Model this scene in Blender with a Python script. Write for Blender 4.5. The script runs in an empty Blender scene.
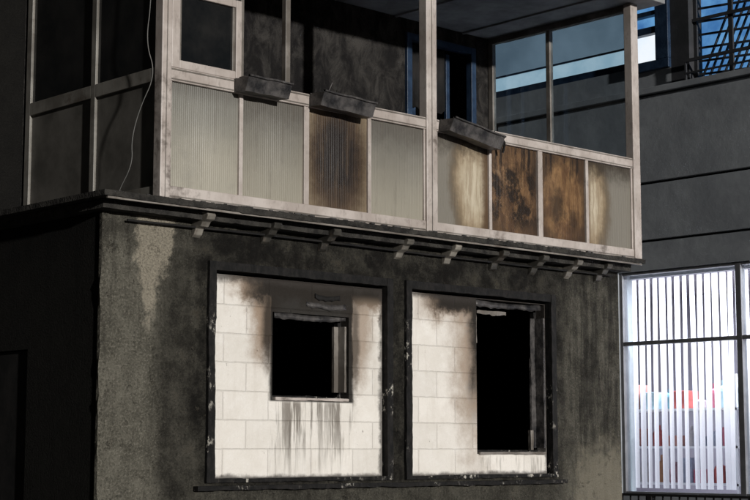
import bpy, math, random, bmesh
from mathutils import Vector, Matrix
random.seed(7)
scene=bpy.context.scene
COL=scene.collection

# ------------------------------------------------------------ material DSL
class MB:
    def __init__(s,name,rough=.8,metal=0.,spec=.3):
        s.mat=bpy.data.materials.new(name); s.mat.use_nodes=True
        s.nt=s.mat.node_tree; s.nt.nodes.clear()
        s.out=s.nt.nodes.new('ShaderNodeOutputMaterial')
        s.b=s.nt.nodes.new('ShaderNodeBsdfPrincipled')
        s.nt.links.new(s.b.outputs[0],s.out.inputs[0])
        s.b.inputs['Roughness'].default_value=rough
        s.b.inputs['Metallic'].default_value=metal
        s.b.inputs['Specular IOR Level'].default_value=spec
        tc=s.nt.nodes.new('ShaderNodeTexCoord'); s.P=tc.outputs['Object']
        sp=s.nt.nodes.new('ShaderNodeSeparateXYZ'); s.nt.links.new(s.P,sp.inputs[0])
        s.x,s.y,s.z=sp.outputs
    def put(s,sock,v):
        if isinstance(v,(int,float)): sock.default_value=v
        elif isinstance(v,tuple):
            sock.default_value=(v+(1,)) if len(v)==3 and len(sock.default_value)==4 else v
        else: s.nt.links.new(v,sock)
    def m(s,op,a,b=0.,clamp=False):
        n=s.nt.nodes.new('ShaderNodeMath'); n.operation=op; n.use_clamp=clamp
        s.put(n.inputs[0],a); s.put(n.inputs[1],b); return n.outputs[0]
    def add(s,*a):
        r=a[0]
        for q in a[1:]: r=s.m('ADD',r,q)
        return r
    def mul(s,*a):
        r=a[0]
        for q in a[1:]: r=s.m('MULTIPLY',r,q)
        return r
    def mx(s,*a):
        r=a[0]
        for q in a[1:]: r=s.m('MAXIMUM',r,q)
        return r
    def inv(s,a): return s.m('SUBTRACT',1.,a)
    def clamp(s,a): return s.m('ADD',a,0.,True)
    def ss(s,x,a,b):
        if a>b: return s.inv(s.ss(x,b,a))
        n=s.nt.nodes.new('ShaderNodeMapRange'); n.interpolation_type='SMOOTHSTEP'
        s.put(n.inputs[0],x); n.inputs[1].default_value=a; n.inputs[2].default_value=b
        return n.outputs[0]
    def vec(s,st=(1,1,1),off=(0,0,0)):
        n=s.nt.nodes.new('ShaderNodeMapping'); s.nt.links.new(s.P,n.inputs[0])
        n.inputs['Scale'].default_value=st; n.inputs['Location'].default_value=off
        return n.outputs[0]
    def noise(s,sc,det=5,ro=.6,st=(1,1,1),off=(0,0,0),dist=0.):
        n=s.nt.nodes.new('ShaderNodeTexNoise'); s.nt.links.new(s.vec(st,off),n.inputs['Vector'])
        n.inputs['Scale'].default_value=sc; n.inputs['Detail'].default_value=det
        n.inputs['Roughness'].default_value=ro; n.inputs['Distortion'].default_value=dist
        return n.outputs[0]
    def mix(s,f,a,b):
        n=s.nt.nodes.new('ShaderNodeMix'); n.data_type='RGBA'
        s.put(n.inputs[0],f); s.put(n.inputs[6],a); s.put(n.inputs[7],b); return n.outputs[2]
    def edist(s,cx,cz,rx,rz):
        a=s.m('DIVIDE',s.m('SUBTRACT',s.x,cx),rx); b=s.m('DIVIDE',s.m('SUBTRACT',s.z,cz),rz)
        return s.m('SQRT',s.add(s.mul(a,a),s.mul(b,b)))
    def blob(s,cx,cz,rx,rz,nz=None,amt=.6,e=.35):
        d=s.edist(cx,cz,rx,rz)
        if nz is not None: d=s.add(d,s.mul(s.m('SUBTRACT',nz,.5),amt*2))
        return s.ss(d,1+e,1-e)
    def bump(s,h,st=.5,d=.02):
        n=s.nt.nodes.new('ShaderNodeBump'); n.inputs['Strength'].default_value=st
        n.inputs['Distance'].default_value=d; s.nt.links.new(h,n.inputs['Height'])
        s.nt.links.new(n.outputs[0],s.b.inputs['Normal'])
    def col(s,c): s.put(s.b.inputs['Base Color'],c); return s.mat

def simple(name,c1,c2,sc=6,rough=.8,metal=0.,bs=.3,bd=.005,st=(1,1,1),spec=.3):
    m=MB(name,rough,metal,spec); n=m.noise(sc,5,.65,st)
    f=m.ss(n,.3,.7); m.bump(m.noise(sc*5,3,.6,st),bs,bd)
    return m.col(m.mix(f,c1,c2))

# ------------------------------------------------------------ geometry helpers
def empty(name):
    e=bpy.data.objects.new(name,None); COL.objects.link(e); e.empty_display_size=.2; return e
def mesh(name,vs,fs,mat,parent=None,loc=None,smooth=False,bevel=0):
    me=bpy.data.meshes.new(name); me.from_pydata(vs,[],fs); me.update()
    o=bpy.data.objects.new(name,me); COL.objects.link(o)
    if mat: me.materials.append(mat)
    if parent: o.parent=parent
    if loc: o.location=loc
    if smooth:
        for p in me.polygons: p.use_smooth=True
    if bevel:
        b=o.modifiers.new('b','BEVEL'); b.width=bevel; b.segments=2; b.limit_method='ANGLE'
    return o
BF=[(0,1,3,2),(4,6,7,5),(0,4,5,1),(2,3,7,6),(0,2,6,4),(1,5,7,3)]
def bv(x0,x1,y0,y1,z0,z1): return [(x,y,z) for x in (x0,x1) for y in (y0,y1) for z in (z0,z1)]
def boxes(name,lst,mat,parent=None,bevel=0):
    vs=[];fs=[]
    for b in lst:
        k=len(vs); vs+=bv(*b[:6]); fs+=[tuple(i+k for i in f) for f in BF]
    return mesh(name,vs,fs,mat,parent,bevel=bevel)
def box(name,x0,x1,y0,y1,z0,z1,mat,parent=None,bevel=0):
    return boxes(name,[(x0,x1,y0,y1,z0,z1)],mat,parent,bevel)
def holed(name,a0,a1,z0,z1,d0,d1,holes,mat,parent,axis='x'):
    As=sorted(set([a0,a1]+[h[0] for h in holes]+[h[1] for h in holes]))
    Zs=sorted(set([z0,z1]+[h[2] for h in holes]+[h[3] for h in holes]))
    def solid(i,j):
        if i<0 or j<0 or i>=len(As)-1 or j>=len(Zs)-1: return False
        a=(As[i]+As[i+1])/2; z=(Zs[j]+Zs[j+1])/2
        return not any(h[0]<a<h[1] and h[2]<z<h[3] for h in holes)
    vs=[];fs=[]
    def P(a,d,z): 
        vs.append((a,d,z) if axis=='x' else (d,a,z)); return len(vs)-1
    for i in range(len(As)-1):
        for j in range(len(Zs)-1):
            if not solid(i,j): continue
            A0,A1,Z0,Z1=As[i],As[i+1],Zs[j],Zs[j+1]
            fs.append((P(A0,d0,Z0),P(A1,d0,Z0),P(A1,d0,Z1),P(A0,d0,Z1)))
            fs.append((P(A0,d1,Z0),P(A0,d1,Z1),P(A1,d1,Z1),P(A1,d1,Z0)))
            if not solid(i-1,j): fs.append((P(A0,d0,Z0),P(A0,d0,Z1),P(A0,d1,Z1),P(A0,d1,Z0)))
            if not solid(i+1,j): fs.append((P(A1,d0,Z0),P(A1,d1,Z0),P(A1,d1,Z1),P(A1,d0,Z1)))
            if not solid(i,j-1): fs.append((P(A0,d0,Z0),P(A0,d1,Z0),P(A1,d1,Z0),P(A1,d0,Z0)))
            if not solid(i,j+1): fs.append((P(A0,d0,Z1),P(A1,d0,Z1),P(A1,d1,Z1),P(A0,d1,Z1)))
    o=mesh(name,vs,fs,mat,parent)
    bm=bmesh.new(); bm.from_mesh(o.data); bmesh.ops.remove_doubles(bm,verts=bm.verts,dist=1e-5)
    bmesh.ops.recalc_face_normals(bm,faces=bm.faces); bm.to_mesh(o.data); bm.free()
    return o
def tube(name,pts,r,mat,parent=None):
    cu=bpy.data.curves.new(name,'CURVE'); cu.dimensions='3D'; cu.bevel_depth=r; cu.bevel_resolution=2
    sp=cu.splines.new('NURBS'); sp.points.add(len(pts)-1); sp.use_endpoint_u=True; sp.order_u=3
    for p,q in zip(sp.points,pts): p.co=(*q,1)
    o=bpy.data.objects.new(name,cu); COL.objects.link(o); cu.materials.append(mat)
    if parent: o.parent=parent
    return o

# ------------------------------------------------------------ materials
def m_wall():
    m=MB('sooty_render_shaded_side',.92,spec=.12)
    big=m.noise(1.3,4,.6); med=m.noise(4.5,7,.74,off=(3,1,2)); fine=m.noise(50,3,.8); st=m.noise(4,5,.65,(1,1,.3),off=(7,0,0))
    run2=m.noise(7,5,.7,(1,1,.09),off=(0,0,4))
    base=m.mix(m.ss(med,.3,.7),(.095,.089,.071),(.205,.192,.155))
    base=m.mix(m.mul(m.ss(fine,.5,.66),.7),base,(.31,.285,.235))
    base=m.mix(m.mul(m.ss(fine,.46,.32),.75),base,(.04,.037,.03))
    base=m.mix(m.mul(m.ss(run2,.52,.66),.45),base,(.06,.055,.045))
    x,z=m.x,m.z
    front=m.ss(m.y,.05,0.)
    zn=m.add(z,m.mul(m.m('SUBTRACT',st,.5),1.0),m.mul(m.m('SUBTRACT',run2,.5),.8))
    xn=m.add(x,m.mul(m.m('SUBTRACT',big,.5),.7),m.mul(m.m('SUBTRACT',st,.5),.5))
    top=m.ss(zn,2.95,3.5)
    mid=m.mul(m.ss(xn,.55,1.05),m.ss(xn,6.05,5.5))
    right=m.mul(m.ss(xn,5.5,5.9),m.add(.42,m.mul(m.ss(run2,.42,.58),.40)))
    leftb=m.mul(m.blob(.78,2.2,.24,1.5,st,.7,.5),.80)
    low=m.ss(z,1.34,1.22)
    soot=m.mx(m.mul(top,m.add(.6,m.mul(m.ss(x,.5,1.2),.33))),m.mul(mid,m.add(.98,m.mul(low,-.36))),right,leftb)
    soot=m.clamp(m.mul(soot,m.add(.74,m.mul(m.ss(med,.66,.38),.26))))
    c=m.mix(soot,base,(.011,.010,.009))
    c=m.mix(m.mul(m.ss(med,.56,.70),mid,.38),c,(.07,.054,.037))
    # flaked finish coat
    fl=m.noise(7,7,.72,off=(5,2,6)); flk=m.mul(m.ss(fl,.60,.615),front,m.add(.25,m.mul(m.ss(big,.45,.6),.5)))
    c=m.mix(m.mul(flk,.5),c,(.115,.10,.078))
    w=m.m('ABSOLUTE',m.m('SUBTRACT',m.x,m.add(.47,m.mul(m.m('SUBTRACT',z,3.0),.10),m.mul(m.m('SUBTRACT',st,.5),.3))))
    wid=m.add(.01,m.mul(m.ss(z,2.5,3.5),.18),m.mul(m.m('SUBTRACT',med,.5),.5))
    run=m.mul(m.ss(m.m('SUBTRACT',w,wid),.03,-.05),m.ss(z,2.4,2.8),front)
    run=m.mul(run,m.add(.5,m.mul(m.ss(fine,.38,.58),.5)))
    c=m.mix(m.mul(run,.85),c,(.44,.39,.305))
    br=m.blob(6.35,1.10,.5,.5,med,1.4,.4)
    c=m.mix(m.mul(br,.65,front),c,(.31,.28,.215))
    chip=m.mul(m.ss(m.noise(15,6,.78,off=(4,4,9)),.68,.71),front,m.ss(big,.42,.6))
    c=m.mix(m.mul(chip,.7),c,(.36,.33,.28))
    c=m.mix(m.mul(m.ss(m.y,.01,.06),.95),c,(.009,.0085,.008))  # faces behind the front go near black: shade of the unlit side, painted in
    m.bump(m.add(m.mul(med,.7),m.mul(fine,.8),m.mul(flk,-.8)),1.,.05)
    return m.col(c)
def m_infill(kind):
    m=MB('whitewashed_block_'+kind,.85,spec=.25)
    x,z=m.x,m.z
    nb=m.noise(3,5,.65,off=(1,2,3)); nm=m.noise(11,5,.7); st=m.noise(9,5,.65,(1,1,.10)); fine=m.noise(60,3,.7)
    br=m.nt.nodes.new('ShaderNodeTexBrick')
    cb=m.nt.nodes.new('ShaderNodeCombineXYZ')
    wob=m.mul(m.m('SUBTRACT',nm,.5),.016)
    m.put(cb.inputs[0],m.add(x,wob,-.02 if kind=='a' else .13)); m.put(cb.inputs[1],m.add(z,wob,-1.36))
    m.nt.links.new(cb.outputs[0],br.inputs['Vector'])
    br.inputs['Scale'].default_value=1; br.inputs['Brick Width'].default_value=.5; br.inputs['Row Height'].default_value=.247
    br.inputs['Mortar Size'].default_value=.008; br.inputs['Mortar Smooth'].default_value=1.; br.inputs['Bias'].default_value=0
    br.inputs['Color1'].default_value=(.84,.795,.735,1); br.inputs['Color2'].default_value=(.75,.71,.655,1); br.inputs['Mortar'].default_value=(.72,.68,.62,1)
    c=m.mix(m.mul(m.ss(nb,.4,.72),.35),br.outputs['Color'],(.64,.59,.52))
    c=m.mix(m.mul(m.ss(nm,.5,.7),.3),c,(.90,.87,.83))
    c=m.mix(m.mul(m.ss(fine,.55,.75),.15),c,(.55,.5,.44))
    c=m.mix(m.mul(m.ss(st,.52,.7),.18),c,(.48,.42,.35))
    n2=m.noise(4.5,7,.70,off=(0,0,5)); nv=m.m('SUBTRACT',n2,.5)
    if kind=='a':
        zz=m.add(z,m.mul(nv,.5)); xx=m.add(x,m.mul(nv,.5))
        tan=m.mx(m.mul(m.ss(zz,2.76,2.96),m.ss(xx,1.22,1.52)), m.blob(1.72,2.80,.16,.44,n2,.9,.55),m.mul(m.blob(2.84,2.74,.17,.52,n2,.9,.55),.85))
        blk=m.mx(m.mul(m.ss(m.add(z,m.mul(nv,.4)),2.80,2.96),m.ss(m.add(x,m.mul(nv,.5)),1.34,1.72),m.inv(m.mul(m.ss(x,2.6,2.95),m.ss(z,3.04,2.90),.7))),
                 m.mul(m.blob(1.76,2.70,.07,.38,n2,.7,.6),.9),m.mul(m.blob(2.80,2.6,.05,.40,n2,.8,.6),.7),
                 m.mul(m.ss(m.add(x,m.mul(nv,.05)),1.755,1.80),m.ss(m.add(x,m.mul(nv,.08)),2.80,2.745),m.ss(z,2.015,2.035),m.ss(m.add(z,m.mul(nv,.2)),3.1,3.0)))
        stn=m.noise(16,4,.7,(1,1,.07),off=(2,0,0))
        dr=m.mul(m.ss(stn,.45,.58),m.ss(m.add(z,m.mul(m.m('SUBTRACT',st,.5),1.8)),1.25,2.0),m.ss(m.add(x,m.mul(nv,.2)),1.70,1.84),m.ss(m.add(x,m.mul(nv,.2)),2.85,2.70),m.ss(z,2.06,2.0))
        ex,ew=3.13,1.13
    else:
        zz=m.add(z,m.mul(nv,.5)); 
        tan=m.mx(m.mul(m.ss(zz,2.74,2.98),m.ss(x,3.45,3.85)),m.mul(m.blob(4.40,2.60,.30,.92,n2,.9,.7),.92),m.mul(m.ss(x,4.2,4.44),m.ss(z,1.5,1.8),.35))
        blk=m.mx(m.mul(m.ss(m.add(z,m.mul(nv,.38)),2.86,3.0),m.ss(m.add(x,m.mul(nv,.4)),3.58,3.95)),m.mul(m.ss(m.add(x,m.mul(nv,.2)),4.25,4.41),m.ss(m.add(z,m.mul(nv,.9)),1.7,2.6)))
        dr=m.mul(m.ss(st,.50,.62),m.ss(z,1.56,1.50),.6,m.ss(x,4.4,4.5))
        ex,ew=5.46,3.49
    c=m.mix(m.mul(tan,.82),c,(.23,.14,.075))
    c=m.mix(m.mul(dr,.78),c,(.11,.09,.07))
    c=m.mix(m.mul(m.clamp(blk),.975),c,(.014,.012,.010))
    ed=m.mx(m.ss(m.add(x,m.mul(nv,.18)),ex-.05,ex-.0),m.ss(m.add(x,m.mul(nv,.15)),ew+.04,ew),m.ss(m.add(z,m.mul(nv,.15)),3.02,3.09),m.ss(m.add(z,m.mul(nv,.12)),1.40,1.36))
    c=m.mix(m.mul(ed,.8),c,(.04,.034,.03))
    sp=m.mul(m.ss(m.noise(16,5,.75,off=(8,0,1)),.68,.71),.65)
    c=m.mix(sp,c,(.18,.15,.12))
    m.bump(m.add(m.mul(br.outputs['Fac'],-.5),m.mul(fine,.3),m.mul(nm,.8),m.mul(sp,-.6)),.8,.014)
    return m.col(c)
def m_frame(name='scorched_white_frame',c1=(.56,.50,.46),c2=(.40,.345,.31),s=.35,big=.75):
    m=MB(name,.45,spec=.4)
    n=m.noise(2.5,4,.6,off=(2,2,2)); n2=m.noise(25,4,.7,(1,1,.4))
    c=m.mix(m.ss(n,.35,.65),c1,c2)
    c=m.mix(m.mul(m.ss(n2,.52,.70),s),c,(.13,.105,.085))
    c=m.mix(m.mul(m.ss(m.noise(1.7,6,.7,off=(9,1,0)),.55,.68),big),c,(.07,.052,.04))
    m.bump(n2,.25,.003); return m.col(c)
def m_char(name='charred_timber',paint=.5):
    m=MB(name,.75,spec=.2)
    n=m.noise(20,6,.75,(1,1,.6)); n2=m.noise(2.4,5,.6,off=(3,3,0))
    c=m.mix(m.ss(n,.35,.7),(.006,.006,.006),(.020,.018,.017))
    f=m.mul(m.ss(n,.56,.60),m.ss(n2,.50,.60),m.ss(m.z,2.95,2.5),paint)
    c=m.mix(f,c,(.5,.47,.41)); m.bump(n,.7,.008); return m.col(c)
def panel_mat(kind):
    m=MB('ribbed_panel_'+kind,.38,spec=.4)
    x,z=m.x,m.z
    nb=m.noise(2.5,5,.65)
    nm=m.noise(9,5,.7,off=(1,5,0)); st=m.noise(14,5,.7,(1,1,.12)); nv=m.m('SUBTRACT',nm,.5)
    if kind=='clean':
        c=m.mix(m.ss(m.add(z,m.mul(nv,.2)),-.45,.45),(.36,.335,.275),(.20,.193,.17))
        c=m.mix(m.mul(m.ss(nb,.5,.7),.3),c,(.16,.15,.13))
        c=m.mix(m.mul(m.blob(.1,-.2,.28,.2,nm,.4,.8),.35),c,(.42,.385,.31))
        c=m.mix(m.mul(m.ss(z,.28,.44),.5),c,(.09,.08,.07))
        c=m.mix(m.mul(m.ss(st,.55,.7),.25),c,(.12,.10,.08))
    elif kind=='clean2':
        c=m.mix(m.ss(m.add(z,m.mul(nv,.2)),-.45,.35),(.31,.285,.23),(.17,.16,.137))
        c=m.mix(m.mul(m.ss(m.add(z,m.mul(nv,.3)),.12,.42),.6),c,(.07,.06,.05))
        c=m.mix(m.mul(m.ss(st,.53,.7),.3),c,(.10,.085,.065))
    elif kind=='brown':
        c=m.mix(m.blob(0,0,.36,.62,nm,.25,.35),(.22,.17,.11),(.075,.047,.028))
        c=m.mix(m.blob(.0,.04,.27,.38,nm,.4,.5),c,(.016,.011,.009))
        c=m.mix(m.mul(m.ss(st,.5,.65),.3),c,(.12,.075,.04))
    elif kind in('arcr','arcl'):
        s=1 if kind=='arcr' else -1
        cx,rx=(.16,.28) if kind=='arcr' else (-.34,.30)
        d=m.add(m.edist(cx,-.03,rx,.52),m.mul(nv,.5),m.mul(m.m('SUBTRACT',nb,.5),.3))
        xs=m.mul(x,s)
        c=m.mix(m.ss(d,.25,1.),(.56,.49,.37),(.33,.25,.155))
        c=m.mix(m.mul(m.ss(st,.42,.62),.55),c,(.22,.15,.085))
        c=m.mix(m.ss(d,.65,1.15),c,(.13,.10,.068))
        c=m.mix(m.mul(m.ss(d,1.0,1.4),.85),c,(.22,.205,.175))
        if kind=='arcr': c=m.mix(m.mul(m.ss(m.add(xs,m.mul(nv,.1)),.24,.34),.85),c,(.08,.042,.02))
        else: c=m.mix(m.mul(m.ss(m.add(x,m.mul(nv,.1)),-.27,-.36),.7),c,(.13,.075,.035))
        c=m.mix(m.mul(m.ss(m.add(z,m.mul(nv,.35)),.18,.44),.9),c,(.035,.026,.018))
    elif kind=='burn6':
        c=m.mix(m.ss(m.noise(5,6,.7,(1,1,.5),dist=.3),.36,.62),(.23,.13,.062),(.08,.043,.022))
        n3=m.noise(3.4,6,.72,(1.1,1,.8),off=(3.3,0,.4),dist=.15)
        blot=m.mul(m.ss(n3,.45,.57),m.ss(m.m('ABSOLUTE',m.add(z,.05)),.46,.22))
        c=m.mix(m.mul(blot,.94),c,(.013,.009,.007))
        d=m.add(m.edist(.0,-.02,.36,.46),m.mul(nv,.5))
        c=m.mix(m.mul(m.ss(d,.75,1.15),.7),c,(.04,.024,.015))
        c=m.mix(m.mul(m.ss(st,.50,.60),m.ss(z,-.15,.40),.95),c,(.014,.009,.007))
        c=m.mix(m.mul(m.ss(nb,.46,.34),m.ss(n3,.5,.42),.4),c,(.36,.25,.15))
    else:
        n3=m.noise(4,6,.72,(1.1,1,.6),off=(1.3,0,2.4),dist=.4)
        c=m.mix(m.ss(n3,.38,.62),(.27,.155,.070),(.11,.057,.027))
        w=m.m('SINE',m.add(m.mul(m.edist(-.05,-.12,.10,.2),9.),m.mul(nv,11.)))
        c=m.mix(m.mul(m.ss(w,0,1),.22),c,(.10,.05,.02))
        d=m.add(m.edist(.0,-.04,.34,.46),m.mul(nv,.6))
        c=m.mix(m.mul(m.ss(d,.65,1.15),.85),c,(.036,.021,.013))
        c=m.mix(m.mul(m.blob(-.10,-.10,.10,.18,nm,1.1,.6),.8),c,(.02,.012,.008))
        c=m.mix(m.mul(m.blob(.16,-.24,.08,.14,nm,1.3,.6),.75),c,(.025,.014,.009))
        c=m.mix(m.mul(m.ss(st,.52,.62),m.ss(z,.0,.42),.9),c,(.014,.009,.007))
    m.bump(m.add(nm,m.mul(st,.6)),.3,.004)
    return m.col(c)
def glass(name,tint=(.85,.9,.93),refl=.07):
    mat=bpy.data.materials.new(name); mat.use_nodes=True; nt=mat.node_tree; nt.nodes.clear()
    o=nt.nodes.new('ShaderNodeOutputMaterial'); mx=nt.nodes.new('ShaderNodeMixShader')
    t=nt.nodes.new('ShaderNodeBsdfTransparent'); g=nt.nodes.new('ShaderNodeBsdfGlossy')
    mx.inputs[0].default_value=refl; t.inputs[0].default_value=(*tint,1); g.inputs['Roughness'].default_value=.04
    nt.links.new(t.outputs[0],mx.inputs[1]); nt.links.new(g.outputs[0],mx.inputs[2])
    nt.links.new(mx.outputs[0],o.inputs[0]); return mat
def emis(name,c1,c2,s,sc=3,st=(1,1,1)):
    m=MB(name,.2); n=m.noise(sc,4,.6,st); c=m.mix(m.ss(n,.3,.7),c1,c2)
    m.put(m.b.inputs['Emission Color'],c); m.b.inputs['Emission Strength'].default_value=s
    return m.col((.05,.06,.08))

WALL=m_wall(); INA=m_infill('a'); INB=m_infill('b'); FR=m_frame(); CHP=m_char('charred_frame_paint_remnants',.85)
FRD=m_frame('sooty_frame',(.26,.235,.21),(.12,.105,.09),.6)
BLACK=simple('soot_interior',(.006,.006,.006),(.018,.016,.015),4)
SLAB=simple('sooty_concrete_slab',(.012,.011,.010),(.05,.046,.04),9,.9,bs=.9,bd=.02)
METAL=simple('charred_sheet_metal',(.018,.018,.02),(.13,.12,.115),7,.45,.3,bs=.6,bd=.01)
BLUE=simple('dark_blue_paint',(.012,.024,.05),(.03,.055,.10),6,.4)
GLS=glass('clear_glass'); 
GLD=simple('sooted_glass',(.007,.008,.009),(.024,.023,.022),1.5,.12,spec=.5,bs=.02)
ROOF=simple('dark_roof_tiles',(.03,.03,.03),(.06,.055,.05),9,.9)
CEIL=simple('smoked_ceiling',(.20,.20,.205),(.36,.36,.365),2,.9)

# ------------------------------------------------------------ burnt house
H=empty('burnt_house')
holed('ground_floor_front_wall',0,6.66,0,3.52,0,.3,[(1.09,3.20,1.345,3.19),(3.42,5.55,1.345,3.19)],WALL,H)
holed('ground_floor_side_wall',.3,1.9,0,3.52,0,.28,[(1.10,1.85,0,2.45)],WALL,H,'y')
box('ground_floor_end_wall',6.38,6.66,.3,1.9,0,3.52,WALL,H)
box('side_door',.03,.08,1.11,1.84,.05,2.44,BLACK,H)
box('ground_floor_floor',.28,6.38,.3,1.9,.02,.12,BLACK,H)
holed('block_infill',1.13,3.14,1.35,3.10,.03,.2,[(1.81,2.72,2.04,2.81)],INA,H)
holed('block_infill',3.48,5.47,1.35,3.10,.03,.2,[(4.43,5.46,1.56,3.09)],INB,H)
def rough_bar(name,x0,x1,y0,y1,z0,z1,mat,par,amp=.004,seed=0,seg=.03):
    r=random.Random(seed); L=max(x1-x0,z1-z0); vert=(z1-z0)>(x1-x0); n=max(3,int(L/seg)); vs=[];fs=[]
    a=[0.,0.,0.,0.]
    for i in range(n+1):
        t=i/n
        for q in range(4):
            a[q]=a[q]*.82+r.uniform(-1,1)*amp*.6
            if r.random()<.02: a[q]+=r.choice((-1,1))*amp*1.6
        if vert:
            z=z0+(z1-z0)*t
            vs+=[(x0+a[0],y0+a[1]*.5,z),(x1+a[2],y0+a[3]*.5,z),(x1,y1,z),(x0,y1,z)]
        else:
            x=x0+(x1-x0)*t
            vs+=[(x,y0+a[0]*.5,z0+a[1]),(x,y0+a[2]*.5,z1+a[3]*.6),(x,y1,z1),(x,y1,z0)]
        if i:
            k=4*i
            for q in range(4): fs.append((k-4+q,k-4+(q+1)%4,k+(q+1)%4,k+q))
    fs+=[(3,2,1,0),(4*n,4*n+1,4*n+2,4*n+3)]
    return mesh(name,vs,fs,mat,par)
# worn plaster arris on the house corner (proud of both faces)
rough_bar('worn_corner_bead',-.012,.035,-.010,.03,0.0,3.515,WALL,H,.009,77,.035)
def surround(x0,x1,z0,z1,t,sd):
    for i,b in enumerate([(x0,x0+t,-.035,.12,z0,z1),(x1-t,x1,-.035,.12,z0,z1),(x0+t,x1-t,-.030,.12,z1-t,z1),(x0+t,x1-t,-.030,.12,z0,z0+.035)]):
        rough_bar('window_surround',*b,CHP,H,.004,sd+i)
surround(1.06,3.225,1.325,3.20,.075,1); surround(3.40,5.575,1.325,3.20,.075,9)
def wframe(x0,x1,z0,z1,y=.14,t=.04,sd=0):
    for i,b in enumerate([(x0,x0+t,y,y+.05,z0,z1),(x1-t,x1,y,y+.05,z0,z1),(x0+t,x1-t,y+.002,y+.048,z1-t,z1),(x0+t,x1-t,y+.002,y+.048,z0,z0+t)]):
        rough_bar('burnt_window_frame',*b,CHP,H,.004,sd+i)
wframe(1.81,2.72,2.04,2.81,sd=20); wframe(4.43,5.46,1.56,3.09,sd=30)
rough_bar('burnt_sash',2.655,2.68,.02,.13,2.12,2.72,FRD,H,.003,41)
rough_bar('burnt_sash',2.60,2.652,.10,.13,2.12,2.72,FRD,H,.003,42)
rough_bar('burnt_sash',5.405,5.43,.0,.13,1.62,2.95,METAL,H,.004,43)
rough_bar('burnt_sash',5.335,5.40,.11,.13,1.62,2.95,METAL,H,.004,44)
rough_bar('frame_fragment',4.475,4.51,.10,.135,2.66,3.0,FRD,H,.007,45,.03)
rough_bar('frame_fragment',4.52,4.95,.10,.135,2.96,2.990,FRD,H,.008,46,.03)
rough_bar('frame_fragment',5.29,5.325,.08,.12,1.60,1.80,FRD,H,.007,47,.03)
rough_bar('inner_sill',1.83,2.70,.005,.13,2.035,2.06,FR,H,.004,48)
rough_bar('inner_sill',4.45,5.44,.005,.13,1.555,1.58,FRD,H,.004,49)
def strip(name,x0,x1,z0,z1,y,amp,mat,n=40,par=None,seed=1):
    r=random.Random(seed); vs=[];fs=[]; a=0; yy=y
    for i in range(n+1):
        x=x0+(x1-x0)*i/n; a=a*.75+r.uniform(-1,1)*amp*.5; yy=yy*.7+y*.3+r.uniform(-.008,.008)
        sag=-.02*math.sin(math.pi*i/n)
        vs+= [(x,yy,z0+a+sag),(x,yy+.004,z1+a*.3+sag)]
        if i: k=2*i; fs.append((k-2,k,k+1,k-1))
    o=mesh(name,vs,fs,mat,par,smooth=True); s=o.modifiers.new('s','SOLIDIFY'); s.thickness=.006; return o
strip('shutter_remains',1.85,2.70,2.765,2.82,.05,.012,METAL,30,H,3)
strip('shutter_remains',4.45,5.44,3.03,3.09,.06,.02,METAL,30,H,4)
strip('curled_lath',2.20,2.68,2.89,2.93,.015,.018,METAL,14,H,8)
strip('curled_lath',2.30,2.60,2.965,3.005,.015,.02,BLACK,12,H,9)
rough_bar('window_sill',.94,5.68,-.07,-.0,1.262,1.30,m_char('sooty_sill',.5),H,.005,60)
rough_bar('balcony_slab',-.19,6.76,-.30,2.0,3.598,3.645,SLAB,H,.005,61,.05)
rough_bar('balcony_slab_lower',-.10,6.70,-.15,2.0,3.522,3.594,SLAB,H,.004,62,.05)
boxes('slab_drip_trim',[(-.15,6.72,-.285,-.265,3.580,3.597)],FRD,H)
prof=[(0,3.52),(-.20,3.52),(-.22,3.49),(-.20,3.455),(-.15,3.44),(-.12,3.405),(-.06,3.39),(-.035,3.34),(0,3.32)]
CORB=m_frame('sooty_stone_corbel',(.30,.275,.235),(.09,.082,.07),.6)
CORD=m_frame('black_stone_corbel',(.07,.065,.055),(.025,.023,.02),.6)
for i,x in enumerate([.93,1.68,2.35,3.30,3.95,4.62,5.22,5.78,6.28]):
    w=.043; n=len(prof); rc=random.Random(i); sc=rc.uniform(.9,1.08)
    pr=[(a*sc,3.585+(b-3.52)*rc.uniform(.95,1.05)) for a,b in prof]
    vs=[(x-w,a,b) for a,b in pr]+[(x+w,a,b) for a,b in pr]
    fs=[tuple(range(n)),tuple(range(2*n-1,n-1,-1))]+[(j,j+n,(j+1)%n+n,(j+1)%n) for j in range(n)]
    mesh('corbel',vs,fs,CORB if i in(0,3,4,7) else CORD,H,bevel=.006)
tube('under_slab_pipe',[(.2,-.05,3.46),(2,-.06,3.475),(4,-.05,3.46),(6.5,-.05,3.47)],.010,BLACK,H)
# charred debris lying along the slab edge
rd=random.Random(99); L=[]
for q in range(70):
    x=rd.uniform(-.1,6.6); s_=rd.uniform(.008,.03); yy=rd.uniform(-.297,-.285)
    L.append((x,x+s_*rd.uniform(1,3),yy,yy+.02,3.644,3.644+s_*.5))
boxes('slab_debris',L,METAL,H)

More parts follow.
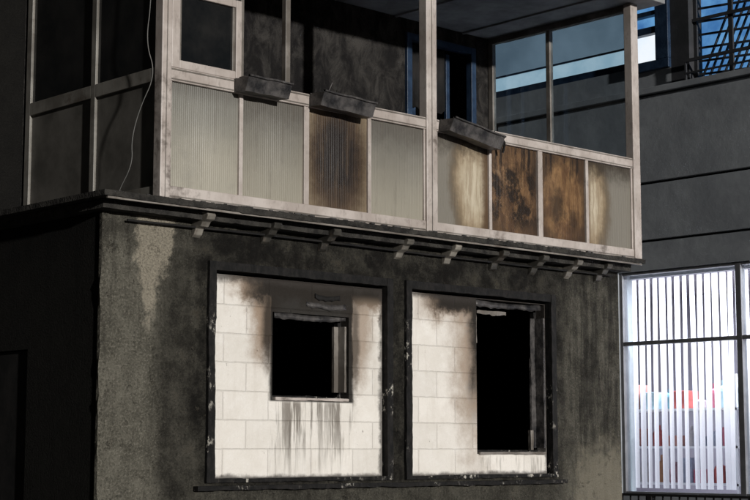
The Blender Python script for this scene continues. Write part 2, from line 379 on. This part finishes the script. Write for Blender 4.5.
# balcony frame
zb0,zb1,zt0,zt1,zc=3.648,3.75,4.63,4.745,6.48
pan=[(.47,1.195),(1.235,1.925),(1.985,2.70),(2.74,3.435),(3.60,4.335),(4.375,5.07),(5.14,5.83),(5.875,6.61)]
boxes('balcony_rails',[(.46,3.44,-.26,-.20,zb0,zb1),(.46,3.44,-.262,-.198,zt0,zt1),(3.58,6.62,-.26,-.20,zb0,zb1),(3.58,6.62,-.262,-.198,zt0,zt1)],FR,H,.006)
boxes('rail_grooves',[(.46,3.44,-.268,-.262,zt0+.012,zt0+.022),(3.58,6.62,-.268,-.262,zt0+.012,zt0+.022),(.46,3.44,-.268,-.262,zt1-.022,zt1-.010),(3.58,6.62,-.268,-.262,zt1-.022,zt1-.010),(.46,3.44,-.266,-.26,zb0+.01,zb0+.022),(3.58,6.62,-.266,-.26,zb0+.01,zb0+.022)],FRD,H)
boxes('balcony_posts',[(.36,.46,-.275,-.17,zb0,zc),(3.44,3.58,-.275,-.17,zb0,zc),(6.62,6.74,-.275,-.17,zb0,zc)],FR,H,.008)
boxes('post_joint',[(3.505,3.515,-.278,-.275,zb0,zc),(.405,.413,-.278,-.275,zb0,zc)],FRD,H)
boxes('balcony_mullion',[(1.70,1.755,-.255,-.20,zt1,zc),(1.20,1.235,-.25,-.20,zt1,zc)],FRD,H,.004)
st=[(pan[i][1],pan[i+1][0],-.25,-.207,zb1,zt0) for i in (0,1,2,4,5,6)]
st+=[(pan[0][0]-.01,pan[0][0]+.012,-.25,-.207,zb1,zt0),(pan[3][1]-.012,3.44,-.25,-.207,zb1,zt0),(3.58,pan[4][0]+.01,-.25,-.207,zb1,zt0),(pan[7][1]-.012,6.62,-.25,-.207,zb1,zt0)]
boxes('panel_stiles',st,FR,H,.003)
def ribbed(name,cx,w,y,z0,z1,mat,par,pitch=.021,amp=.0011):
    h=(z1-z0); n=int(w/pitch*6); vs=[];fs=[]
    r=random.Random(name+str(cx)); nz=10; ph=r.random()*6
    for i in range(n+1):
        x=-w/2+w*i/n
        for j in range(nz+1):
            z=-h/2+h*j/nz
            vs.append((x,amp*math.sin(2*math.pi*x/pitch)+.007*math.sin(3*x/w*2+ph)*math.sin(math.pi*j/nz),z))
    for i in range(n):
        for j in range(nz):
            k=i*(nz+1)+j; fs.append((k,k+nz+1,k+nz+2,k+1))
    return mesh(name,vs,fs,mat,par,loc=(cx,y,(z0+z1)/2),smooth=True)
kinds=['clean','clean2','brown','clean2','arcr','burn6','burn7','arcl']
mats={k:panel_mat(k) for k in set(kinds)}
for (a,b),k in zip(pan,kinds):
    ribbed('parapet_panel',(a+b)/2,b-a,-.228,zb1,zt0,mats[k],H)
boxes('casement_frame',[(.462,.545,-.268,-.20,zt1,5.44),(1.135,1.198,-.268,-.20,zt1,5.44),(.545,1.135,-.266,-.20,zt1,zt1+.07),(.545,1.135,-.266,-.20,5.375,5.44)],FR,H,.006)
boxes('casement_inner',[(.545,.57,-.25,-.21,zt1+.07,5.375),(1.11,1.135,-.25,-.21,zt1+.07,5.375)],FRD,H,.003)
box('casement_glass',.57,1.11,-.235,-.23,zt1+.07,5.375,GLD,H)
box('transom_glass',.46,1.20,-.235,-.23,5.44,zc,GLD,H)
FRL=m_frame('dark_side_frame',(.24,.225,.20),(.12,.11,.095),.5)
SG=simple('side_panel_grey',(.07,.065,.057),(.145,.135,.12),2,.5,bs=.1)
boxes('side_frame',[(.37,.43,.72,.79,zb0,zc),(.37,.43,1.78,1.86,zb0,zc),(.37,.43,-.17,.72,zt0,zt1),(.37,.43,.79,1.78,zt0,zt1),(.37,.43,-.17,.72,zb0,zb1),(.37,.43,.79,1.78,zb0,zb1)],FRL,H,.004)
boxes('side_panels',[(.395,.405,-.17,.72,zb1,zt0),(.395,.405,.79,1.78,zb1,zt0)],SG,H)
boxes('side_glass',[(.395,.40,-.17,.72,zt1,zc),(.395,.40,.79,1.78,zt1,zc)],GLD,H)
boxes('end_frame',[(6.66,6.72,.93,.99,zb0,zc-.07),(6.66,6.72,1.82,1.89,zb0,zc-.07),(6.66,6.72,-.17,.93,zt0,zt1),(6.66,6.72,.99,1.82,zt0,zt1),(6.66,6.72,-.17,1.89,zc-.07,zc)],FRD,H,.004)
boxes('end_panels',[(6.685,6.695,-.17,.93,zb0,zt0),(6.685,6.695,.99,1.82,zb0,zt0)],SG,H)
boxes('end_glass',[(6.685,6.69,-.17,.93,zt1,zc-.07),(6.685,6.69,.99,1.82,zt1,zc-.07)],GLS,H)
box('balcony_roof',.15,6.95,-.5,1.9,zc+.002,6.72,CEIL,H,.01)
boxes('ceiling_battens',[(x,x+.03,-.45,1.88,zc-.018,zc) for x in (1.5,2.7,3.9,5.1,6.2)],CEIL,H)
mb=MB('scorched_interior_wall',.9,spec=.15)
nn=mb.noise(5,6,.7,(1,1,.6),dist=.6); n4=mb.noise(22,4,.7)
mb.bump(mb.add(mb.mul(n4,.6),nn),1.,.05)
RUB=mb.col(mb.mix(mb.ss(nn,.38,.72),(.012,.011,.011),(.060,.055,.05)))
holed('main_upper_wall',.37,6.75,3.0,7.2,1.9,2.2,[(5.28,6.42,3.65,6.32),(.6,1.5,4.6,6.0)],RUB,H)
holed('main_upper_side_wall',-3.5,.368,3.0,7.2,1.9,2.2,[],WALL,H)
holed('main_lower_wall',-3.5,6.66,0,2.999,1.9,2.2,[],WALL,H)
boxes('main_house_sides',[(-3.5,-3.2,2.2,9,0,7.2),(6.45,6.75,2.2,9,0,7.2),(-3.2,6.45,8.7,9,0,7.2)],WALL,H)
boxes('main_house_floors',[(-3.2,6.45,2.2,8.7,3.3,3.5),(-3.2,6.45,2.2,8.7,6.9,7.1)],BLACK,H)
mesh('main_roof',[(-3.9,1.5,7.2),(7.1,1.5,7.2),(7.1,9.4,7.2),(-3.9,9.4,7.2),(-.5,5.5,10),(3.8,5.5,10)],[(0,1,5,4),(1,2,5),(2,3,4,5),(3,0,4),(0,3,2,1)],ROOF,H)
boxes('balcony_door_frame',[(5.28,5.36,1.86,1.95,3.65,6.32),(6.34,6.42,1.86,1.95,3.65,6.32),(5.36,6.34,1.862,1.95,6.24,6.32)],BLUE,H,.005)
boxes('balcony_door_leaf',[(5.44,5.50,1.95,1.99,3.7,6.2),(6.0,6.06,1.95,1.99,3.7,6.2),(5.5,6.0,1.952,1.988,4.6,4.68)],BLUE,H,.004)
strip('curtain_remnant',5.40,5.95,5.5,6.22,1.93,.05,BLACK,20,H,21)

# ------------------------------------------------------------ window boxes hanging on the rail
def wbox(x0,x1,tilt,seed):
    o0=empty('window_box'); r=random.Random(seed)
    L=x1-x0; vs=[];fs=[]
    n=12
    def sec(x,k):
        j=lambda a: a+r.uniform(-.0025,.0025)*k
        return [(x,j(-.005),0.0),(x,j(-.012),-.115),(x,j(-.15),-.125),(x,j(-.195),-.01),(x,j(-.215),-.008),(x,j(-.215),.006),(x,j(-.185),.006),(x,j(-.145),-.11),(x,j(-.02),-.10),(x,j(-.012),0.006)]
    for i in range(n+1): vs+=[(a,b,c+ .003*math.sin(i*.9+seed)) for a,b,c in sec(L*i/n,1)]
    m=10
    for i in range(n):
        for j in range(m):
            a=i*m+j;b=i*m+(j+1)%m; fs.append((a,b,b+m,a+m))
    fs.append((0,1,2,3)); fs.append((n*m+3,n*m+2,n*m+1,n*m))
    mesh('trough',vs,fs,METAL,o0)
    vs=[];fs=[]
    for i in range(13):
        for j in range(4):
            vs.append((.02+(L-.04)*i/12,-.03-.04*j,-.035+r.uniform(-.02,.025)))
    for i in range(12):
        for j in range(3):
            k=i*4+j; fs.append((k,k+4,k+5,k+1))
    mesh('scorched_soil',vs,fs,BLACK,o0)
    for hx in (.12*L,.85*L):
        tube('hook',[(hx,-.17,-.02),(hx,-.1,.02),(hx,0,.025),(hx,.05,.02),(hx,.06,-.03)],.006,METAL,o0)
    for q in range(9):
        sx=r.uniform(.05,L-.05); tube('burnt_stem',[(sx,-.09,-.05),(sx+r.uniform(-.03,.03),-.10,.0),(sx+r.uniform(-.08,.08),-.1-r.random()*.08,r.uniform(.0,.04))],.003,BLACK,o0)
    o0.location=(x0,-.270,zt1-.002); o0.rotation_euler=(0,math.radians(tilt),0)
    return o0
wbox(1.12,1.60,0,1); w2=wbox(1.97,2.60,2,2); wb=wbox(3.62,4.34,8,3)
tube('spike',[(.10,-.12,-.05),(.12,-.12,.05),(.15,-.13,.11)],.005,METAL,w2)
bm=bmesh.new(); bmesh.ops.create_icosphere(bm,subdivisions=3,radius=.05)
rr=random.Random(5)
for vv in bm.verts: vv.co*=1+rr.uniform(-.18,.25); vv.co.z*=1.2
me=bpy.data.meshes.new('melted_lump'); bm.to_mesh(me); bm.free(); me.materials.append(BLACK)
ml=bpy.data.objects.new('melted_lump',me); COL.objects.link(ml); ml.parent=wb; ml.location=(.72,-.11,-.05)
tube('melted_tail',[(.66,-.10,-.02),(.76,-.12,.0),(.84,-.10,-.02),(.86,-.05,-.10)],.012,BLACK,wb)

tube('hanging_cable',[(.30,-.24,6.6),(.30,-.20,5.3),(.30,-.12,4.95),(.31,-.26,4.66),(.30,-.05,4.4),(.30,.06,4.15),(.30,.03,3.95),(.31,.25,3.74),(.33,.32,3.66)],.004,simple('grey_cable',(.13,.13,.125),(.18,.17,.16),5),None)

# ------------------------------------------------------------ neighbouring shop building
S=empty('shop_building'); XN=9.2
CONC=simple('grey_concrete_cladding',(.25,.265,.285),(.36,.38,.40),1.6,.85,bs=.35,bd=.006)
CONCD=simple('dark_reveal',(.03,.032,.035),(.05,.05,.055),3,.8)
WHT=simple('white_shop_interior',(.70,.70,.72),(.78,.78,.80),2,.8)
GRY=simple('grey_shop_wall',(.24,.22,.26),(.32,.30,.34),1,.8)
ALU=simple('grey_aluminium',(.16,.16,.17),(.24,.24,.25),4,.4,.3)
Y0,Y1=-4.0,12.0
holed('shop_floor_wall',Y0,Y1,0,4.22,XN,XN+.3,[(-3.2,1.99,1.03,3.86)],CONC,S,'y')
boxes('cladding_bands',[(XN-.03,XN+.3,Y0,Y1,4.245,4.955),(XN-.05,XN+.3,Y0,Y1,4.985,6.09),(XN-.10,XN+.3,Y0,Y1,6.11,6.19)],CONC,S,.006)
boxes('band_reveals',[(XN+.02,XN+.3,Y0,Y1,4.22,4.245),(XN+.02,XN+.3,Y0,Y1,4.955,4.985),(XN+.02,XN+.3,Y0,Y1,6.09,6.11),(XN+.0,XN+.3,.80,1.08,6.19,8.6)],CONCD,S)
boxes('cladding_joints',[(XN-.054,XN-.05,y-.004,y+.004,4.985,6.09) for y in (-2,-.3,4.,6.)],CONCD,S)
box('upper_wall',XN,XN+.3,Y0,Y1,8.6,10,CONC,S)
boxes('building_shell',[(20,20.3,Y0,Y1,0,10),(XN+.3,20,Y0,Y0+.3,0,10),(XN+.3,20,Y1-.3,Y1,0,10),(XN,20.3,Y0,Y1,10,10.3)],CONC,S)
boxes('intermediate_floor',[(XN+.3,20,Y0+.3,Y1-.3,3.95,4.2)],CONCD,S)
boxes('shop_window_frame',[(XN+.02,XN+.12,1.94,1.99,1.03,3.86),(XN+.02,XN+.12,.15,.23,1.03,3.86),(XN+.02,XN+.12,-1.7,-1.6,1.03,3.86),(XN+.021,XN+.119,-3.2,-1.7,2.92,2.97),(XN+.021,XN+.119,-1.6,.15,2.92,2.97),(XN+.021,XN+.119,.23,1.94,2.92,2.97),(XN+.021,XN+.119,.23,1.94,3.82,3.86),(XN+.021,XN+.119,-1.6,.15,3.82,3.86),(XN+.021,XN+.119,.23,1.94,1.03,1.08),(XN+.021,XN+.119,-1.6,.15,1.03,1.08)],ALU,S,.005)
boxes('shop_glass',[(XN+.065,XN+.07,.23,1.94,1.08,2.92),(XN+.065,XN+.07,.23,1.94,2.97,3.82),(XN+.065,XN+.07,-1.6,.15,1.08,2.92),(XN+.065,XN+.07,-1.6,.15,2.97,3.82)],GLS,S)
boxes('shop_room',[(12.5,12.6,-3.5,4.6,.8,3.9),(XN+.3,12.5,4.5,4.6,.8,3.9),(XN+.3,12.5,-3.5,-3.4,.8,3.9),(XN+.3,12.5,-3.4,4.5,.8,.9),(XN+.3,12.5,-3.4,4.5,3.87,3.94)],GRY,S)
# vertical blinds
bm_=MB('blind_fabric',.8,spec=.1)
tr=bm_.nt.nodes.new('ShaderNodeBsdfTranslucent'); tr.inputs[0].default_value=(.88,.86,.89,1)
ms=bm_.nt.nodes.new('ShaderNodeMixShader'); ms.inputs[0].default_value=.6
bm_.nt.links.new(bm_.b.outputs[0],ms.inputs[1]); bm_.nt.links.new(tr.outputs[0],ms.inputs[2]); bm_.nt.links.new(ms.outputs[0],bm_.out.inputs[0])
BL=bm_.col(bm_.mix(bm_.noise(3),(.80,.79,.80),(.74,.73,.76)))
B=empty('vertical_blind')
rb=random.Random(3); vs=[];fs=[]
y=1.90
while y>-3.1:
    ang=math.radians(86+rb.uniform(-16,14)); w=.087; K=4; sk=rb.uniform(-.025,.025)
    for j in range(K+1):
        t=(j/K-.5)*w; c=.010*(1-(2*j/K-1)**2)
        px=t*math.cos(ang)-c; py=t*math.sin(ang)
        vs+=[(XN+.22+px,y+py+sk,1.12),(XN+.22+px,y+py,3.78)]
        if j: k=len(vs); fs.append((k-4,k-2,k-1,k-3))
    y-=.112+rb.uniform(-.006,.006)
mesh('slats',vs,fs,BL,B,smooth=True)
boxes('headrail',[(XN+.19,XN+.25,-3.1,1.95,3.79,3.84)],WHT,B)
# shelves + goods
SH=empty('shop_shelf')
SX=9.95
boxes('boards',[(SX,SX+.45,-3.0,2.9,z,z+.03) for z in (1.15,1.62,2.1)]+[(SX,SX+.45,yy,yy+.03,.9,2.55) for yy in (-3.03,-1.2,.75,2.9)],WHT,SH)
gcols=[(.50,.12,.11),(.15,.36,.45),(.55,.28,.15),(.50,.14,.2),(.35,.38,.48),(.5,.25,.22),(.6,.56,.56),(.4,.34,.37),(.4,.55,.6),(.58,.32,.36)]
rg=random.Random(12); glist={i:[] for i in range(len(gcols))}; bott={i:[] for i in range(len(gcols))}
for z in (1.18,1.65,2.13):
    yy=-2.9
    while yy<2.8:
        ww=rg.uniform(.08,.26); ci=rg.randrange(len(gcols)); hh=rg.uniform(.12,.38)
        (glist if rg.random()<.55 else bott)[ci].append((yy,ww,z,hh,rg.uniform(0,.1))); yy+=ww+rg.uniform(.01,.08)
for ci,cc in enumerate(gcols):
    g=simple('packaging_%d'%ci,tuple(q*.7 for q in cc),cc,9,.5)
    boxes('boxed_goods',[(SX+.02+d,SX+.3+d,yy,yy+ww,z,z+hh) for yy,ww,z,hh,d in glist[ci]] or [(SX+.05,SX+.2,0,.1,2.56,2.6)],g,SH,.008)
    vs=[];fs=[]
    for yy,ww,z,hh,d in bott[ci]:
        R=min(ww,.16)/2; pr=[(R,0),(R,.6),(R*.8,.72),(R*.35,.8),(R*.35,1.)]
        k=len(vs)
        for rr_,t in pr:
            for q in range(12): vs.append((SX+.15+d+rr_*math.cos(q*math.pi/6),yy+R+rr_*math.sin(q*math.pi/6),z+hh*t))
        for a in range(len(pr)-1):
            for q in range(12): fs.append((k+a*12+q,k+a*12+(q+1)%12,k+(a+1)*12+(q+1)%12,k+(a+1)*12+q))
        fs.append(tuple(k+48+q for q in range(12)))
    if vs: mesh('bottles',vs,fs,g,SH,smooth=False)
# upper ribbon window
LITW=emis('lit_pane_bright',(.42,.62,.74),(.58,.76,.86),.75,3); LITB=emis('lit_pane_blue',(.05,.17,.42),(.14,.36,.66),.9,3)
LITD=emis('lit_pane_dim',(.085,.125,.16),(.15,.21,.26),.9,.7)
box('ribbon_dim_panes',XN+.10,XN+.11,1.70,8.0,6.825,8.6,LITD,S)
box('ribbon_lit_panes',XN+.10,XN+.11,1.70,8.0,6.60,6.80,LITW,S)
box('ribbon_window_bottom',XN,XN+.3,1.08,8.0,6.19,6.50,CONC,S)
boxes('ribbon_window_frame',[(XN+.08,XN+.12,1.70,8.0,6.80,6.825),(XN+.04,XN+.14,1.70,8.0,6.502,6.60)]+[(XN+.06,XN+.119,yy,yy+.04,6.60,8.6) for yy in (5.2,6.8)],BLUE,S)
box('upper_pier',XN,XN+.3,8.0,Y1,6.19,8.6,CONC,S)
boxes('blue_window_frame',[(XN-.06,XN+.14,1.08,1.70,6.42,6.54),(XN-.06,XN+.14,1.08,1.28,6.54,8.6),(XN-.06,XN+.14,1.64,1.70,6.54,8.6),(XN-.05,XN+.139,1.28,1.64,6.90,6.99),(XN-.05,XN+.139,1.28,1.64,7.14,7.20),(XN-.05,XN+.139,1.28,1.64,7.5,7.58)],BLUE,S,.006)
boxes('blue_window_lit_pane',[(XN+.05,XN+.06,1.28,1.64,6.54,6.90)],emis('white_lit_pane',(.8,.9,1),(.9,.95,1),1.0),S)
boxes('blue_window_pane',[(XN+.05,XN+.06,1.28,1.64,6.99,7.14),(XN+.05,XN+.06,1.28,1.64,7.20,7.5),(XN+.05,XN+.06,1.28,1.64,7.58,8.6)],LITB,S)
box('lattice_window_backing',XN+.28,XN+.29,-3.5,.80,6.19,8.6,LITB,S)
vs=[];fs=[]
def bar(a,b,w,x):
    d=Vector((0,b[0]-a[0],b[1]-a[1])).normalized(); n=Vector((0,-d.z,d.y))*w
    A=Vector((x,a[0],a[1]));Bq=Vector((x,b[0],b[1])); k=len(vs)
    for dx in (0,.03):
        for p in (A-n,A+n,Bq+n,Bq-n): vs.append((p.x+dx,p.y,p.z))
    fs.extend([(k,k+1,k+2,k+3),(k+4,k+7,k+6,k+5),(k,k+4,k+5,k+1),(k+1,k+5,k+6,k+2),(k+2,k+6,k+7,k+3),(k+3,k+7,k+4,k)])
for i in range(44): bar((2.0-i*.11,6.2),(2.0-i*.11-1.2,8.5),.009,XN+.2) if 2.0-i*.11<.8 else None
for i in range(12): bar((.8,6.3+i*.17),(-3.4,6.05+i*.17),.012,XN+.16)
for yy in (.78,.25,-.9,-2.2): bar((yy,6.2),(yy,8.6),.03,XN+.10)
bar((.8,6.98),(-3.4,6.98),.02,XN+.07)
mesh('lattice_bars',vs,fs,CONCD,S)
box('lattice_pier',XN,XN+.3,Y0,-3.5,6.19,8.6,CONC,S)
boxes('roof_railing',[(XN-.08,XN-.05,-3.5,.82,6.42,6.46),(XN-.08,XN-.05,-3.5,.82,6.27,6.29)]+[(XN-.077,XN-.053,-3.4+q*.7,-3.375+q*.7,6.19,6.42) for q in range(7)],CONCD,S)

R_=empty('metal_railing')
boxes('rail',[(8.5,8.54,-3,3,1.05,1.08),(8.505,8.535,-3,3,.15,.18)],BLACK,R_)
boxes('balusters',[(8.512,8.528,-3+q*.12,-2.984+q*.12,.18,1.05) for q in range(50)]+[(8.49,8.55,yy,yy+.06,0,1.05) for yy in (-3.06,-1,1,3.0)],BLACK,R_)

# ------------------------------------------------------------ ground
ASP=simple('asphalt',(.035,.035,.037),(.06,.06,.06),12,.9,bs=.5,bd=.01)
PAVE=simple('concrete_paving',(.18,.175,.165),(.26,.25,.235),3,.9)
g=mesh('ground',[(-400,-400,-.13),(400,-400,-.13),(400,400,-.13),(-400,400,-.13)],[(0,1,2,3)],ASP)
box('pavement',-40,40,-2.2,20,-.126,0,PAVE,None,.01)
box('kerb',-40,40,-2.36,-2.203,-.12,.004,CONC,None,.01)
mesh('road_marking',[(-40,-6.0,-.126),(40,-6.0,-.126),(40,-5.88,-.126),(-40,-5.88,-.126)],[(0,1,2,3)],simple('white_road_paint',(.6,.6,.58),(.8,.8,.78),6))

# ------------------------------------------------------------ light
src=Vector((-.15,-1,.15)).normalized()
sd=bpy.data.lights.new('flood_sun','SUN'); sd.energy=3.1; sd.angle=math.radians(1.2); sd.color=(1,.98,.945)
so=bpy.data.objects.new('flood_sun',sd); COL.objects.link(so); so.rotation_euler=(-src).to_track_quat('-Z','Y').to_euler()
w=bpy.data.worlds.new('World'); scene.world=w; w.use_nodes=True; nt=w.node_tree
sky=nt.nodes.new('ShaderNodeTexSky'); sky.sky_type='NISHITA'; sky.sun_disc=False
sky.sun_elevation=math.asin(src.z); sky.sun_rotation=math.atan2(src.x,src.y)
bg=nt.nodes['Background']; nt.links.new(sky.outputs[0],bg.inputs[0]); bg.inputs[1].default_value=.004
def area(name,loc,sx,sy,p,c=(1,1,1)):
    l=bpy.data.lights.new(name,'AREA'); l.shape='RECTANGLE'; l.size=sx; l.size_y=sy; l.energy=p; l.color=c
    o=bpy.data.objects.new(name,l); COL.objects.link(o); o.location=loc; return o
area('shop_ceiling_light',(10.2,-.2,3.84),.9,5.5,520,(1,.97,1))

# ------------------------------------------------------------ camera
f=1612.;p=math.atan(200/f);th=math.radians(46.7)
c,s=math.cos(th),math.sin(th);cp,sp=math.cos(p),math.sin(p)
F=Vector((cp*c,cp*s,sp));Rr=Vector((s,-c,0));U=Vector((-sp*c,-sp*s,cp))
cam=bpy.data.cameras.new('camera'); cam.sensor_width=36; cam.lens=36*f/750; cam.clip_end=2000
co=bpy.data.objects.new('camera',cam); COL.objects.link(co)
M=Matrix((Rr,U,-F)).transposed().to_4x4(); M.translation=Vector((-7.25,-10.9,1.6)); co.matrix_world=M
scene.camera=co
scene.view_settings.view_transform='Standard'; scene.view_settings.look='None'; scene.view_settings.exposure=0
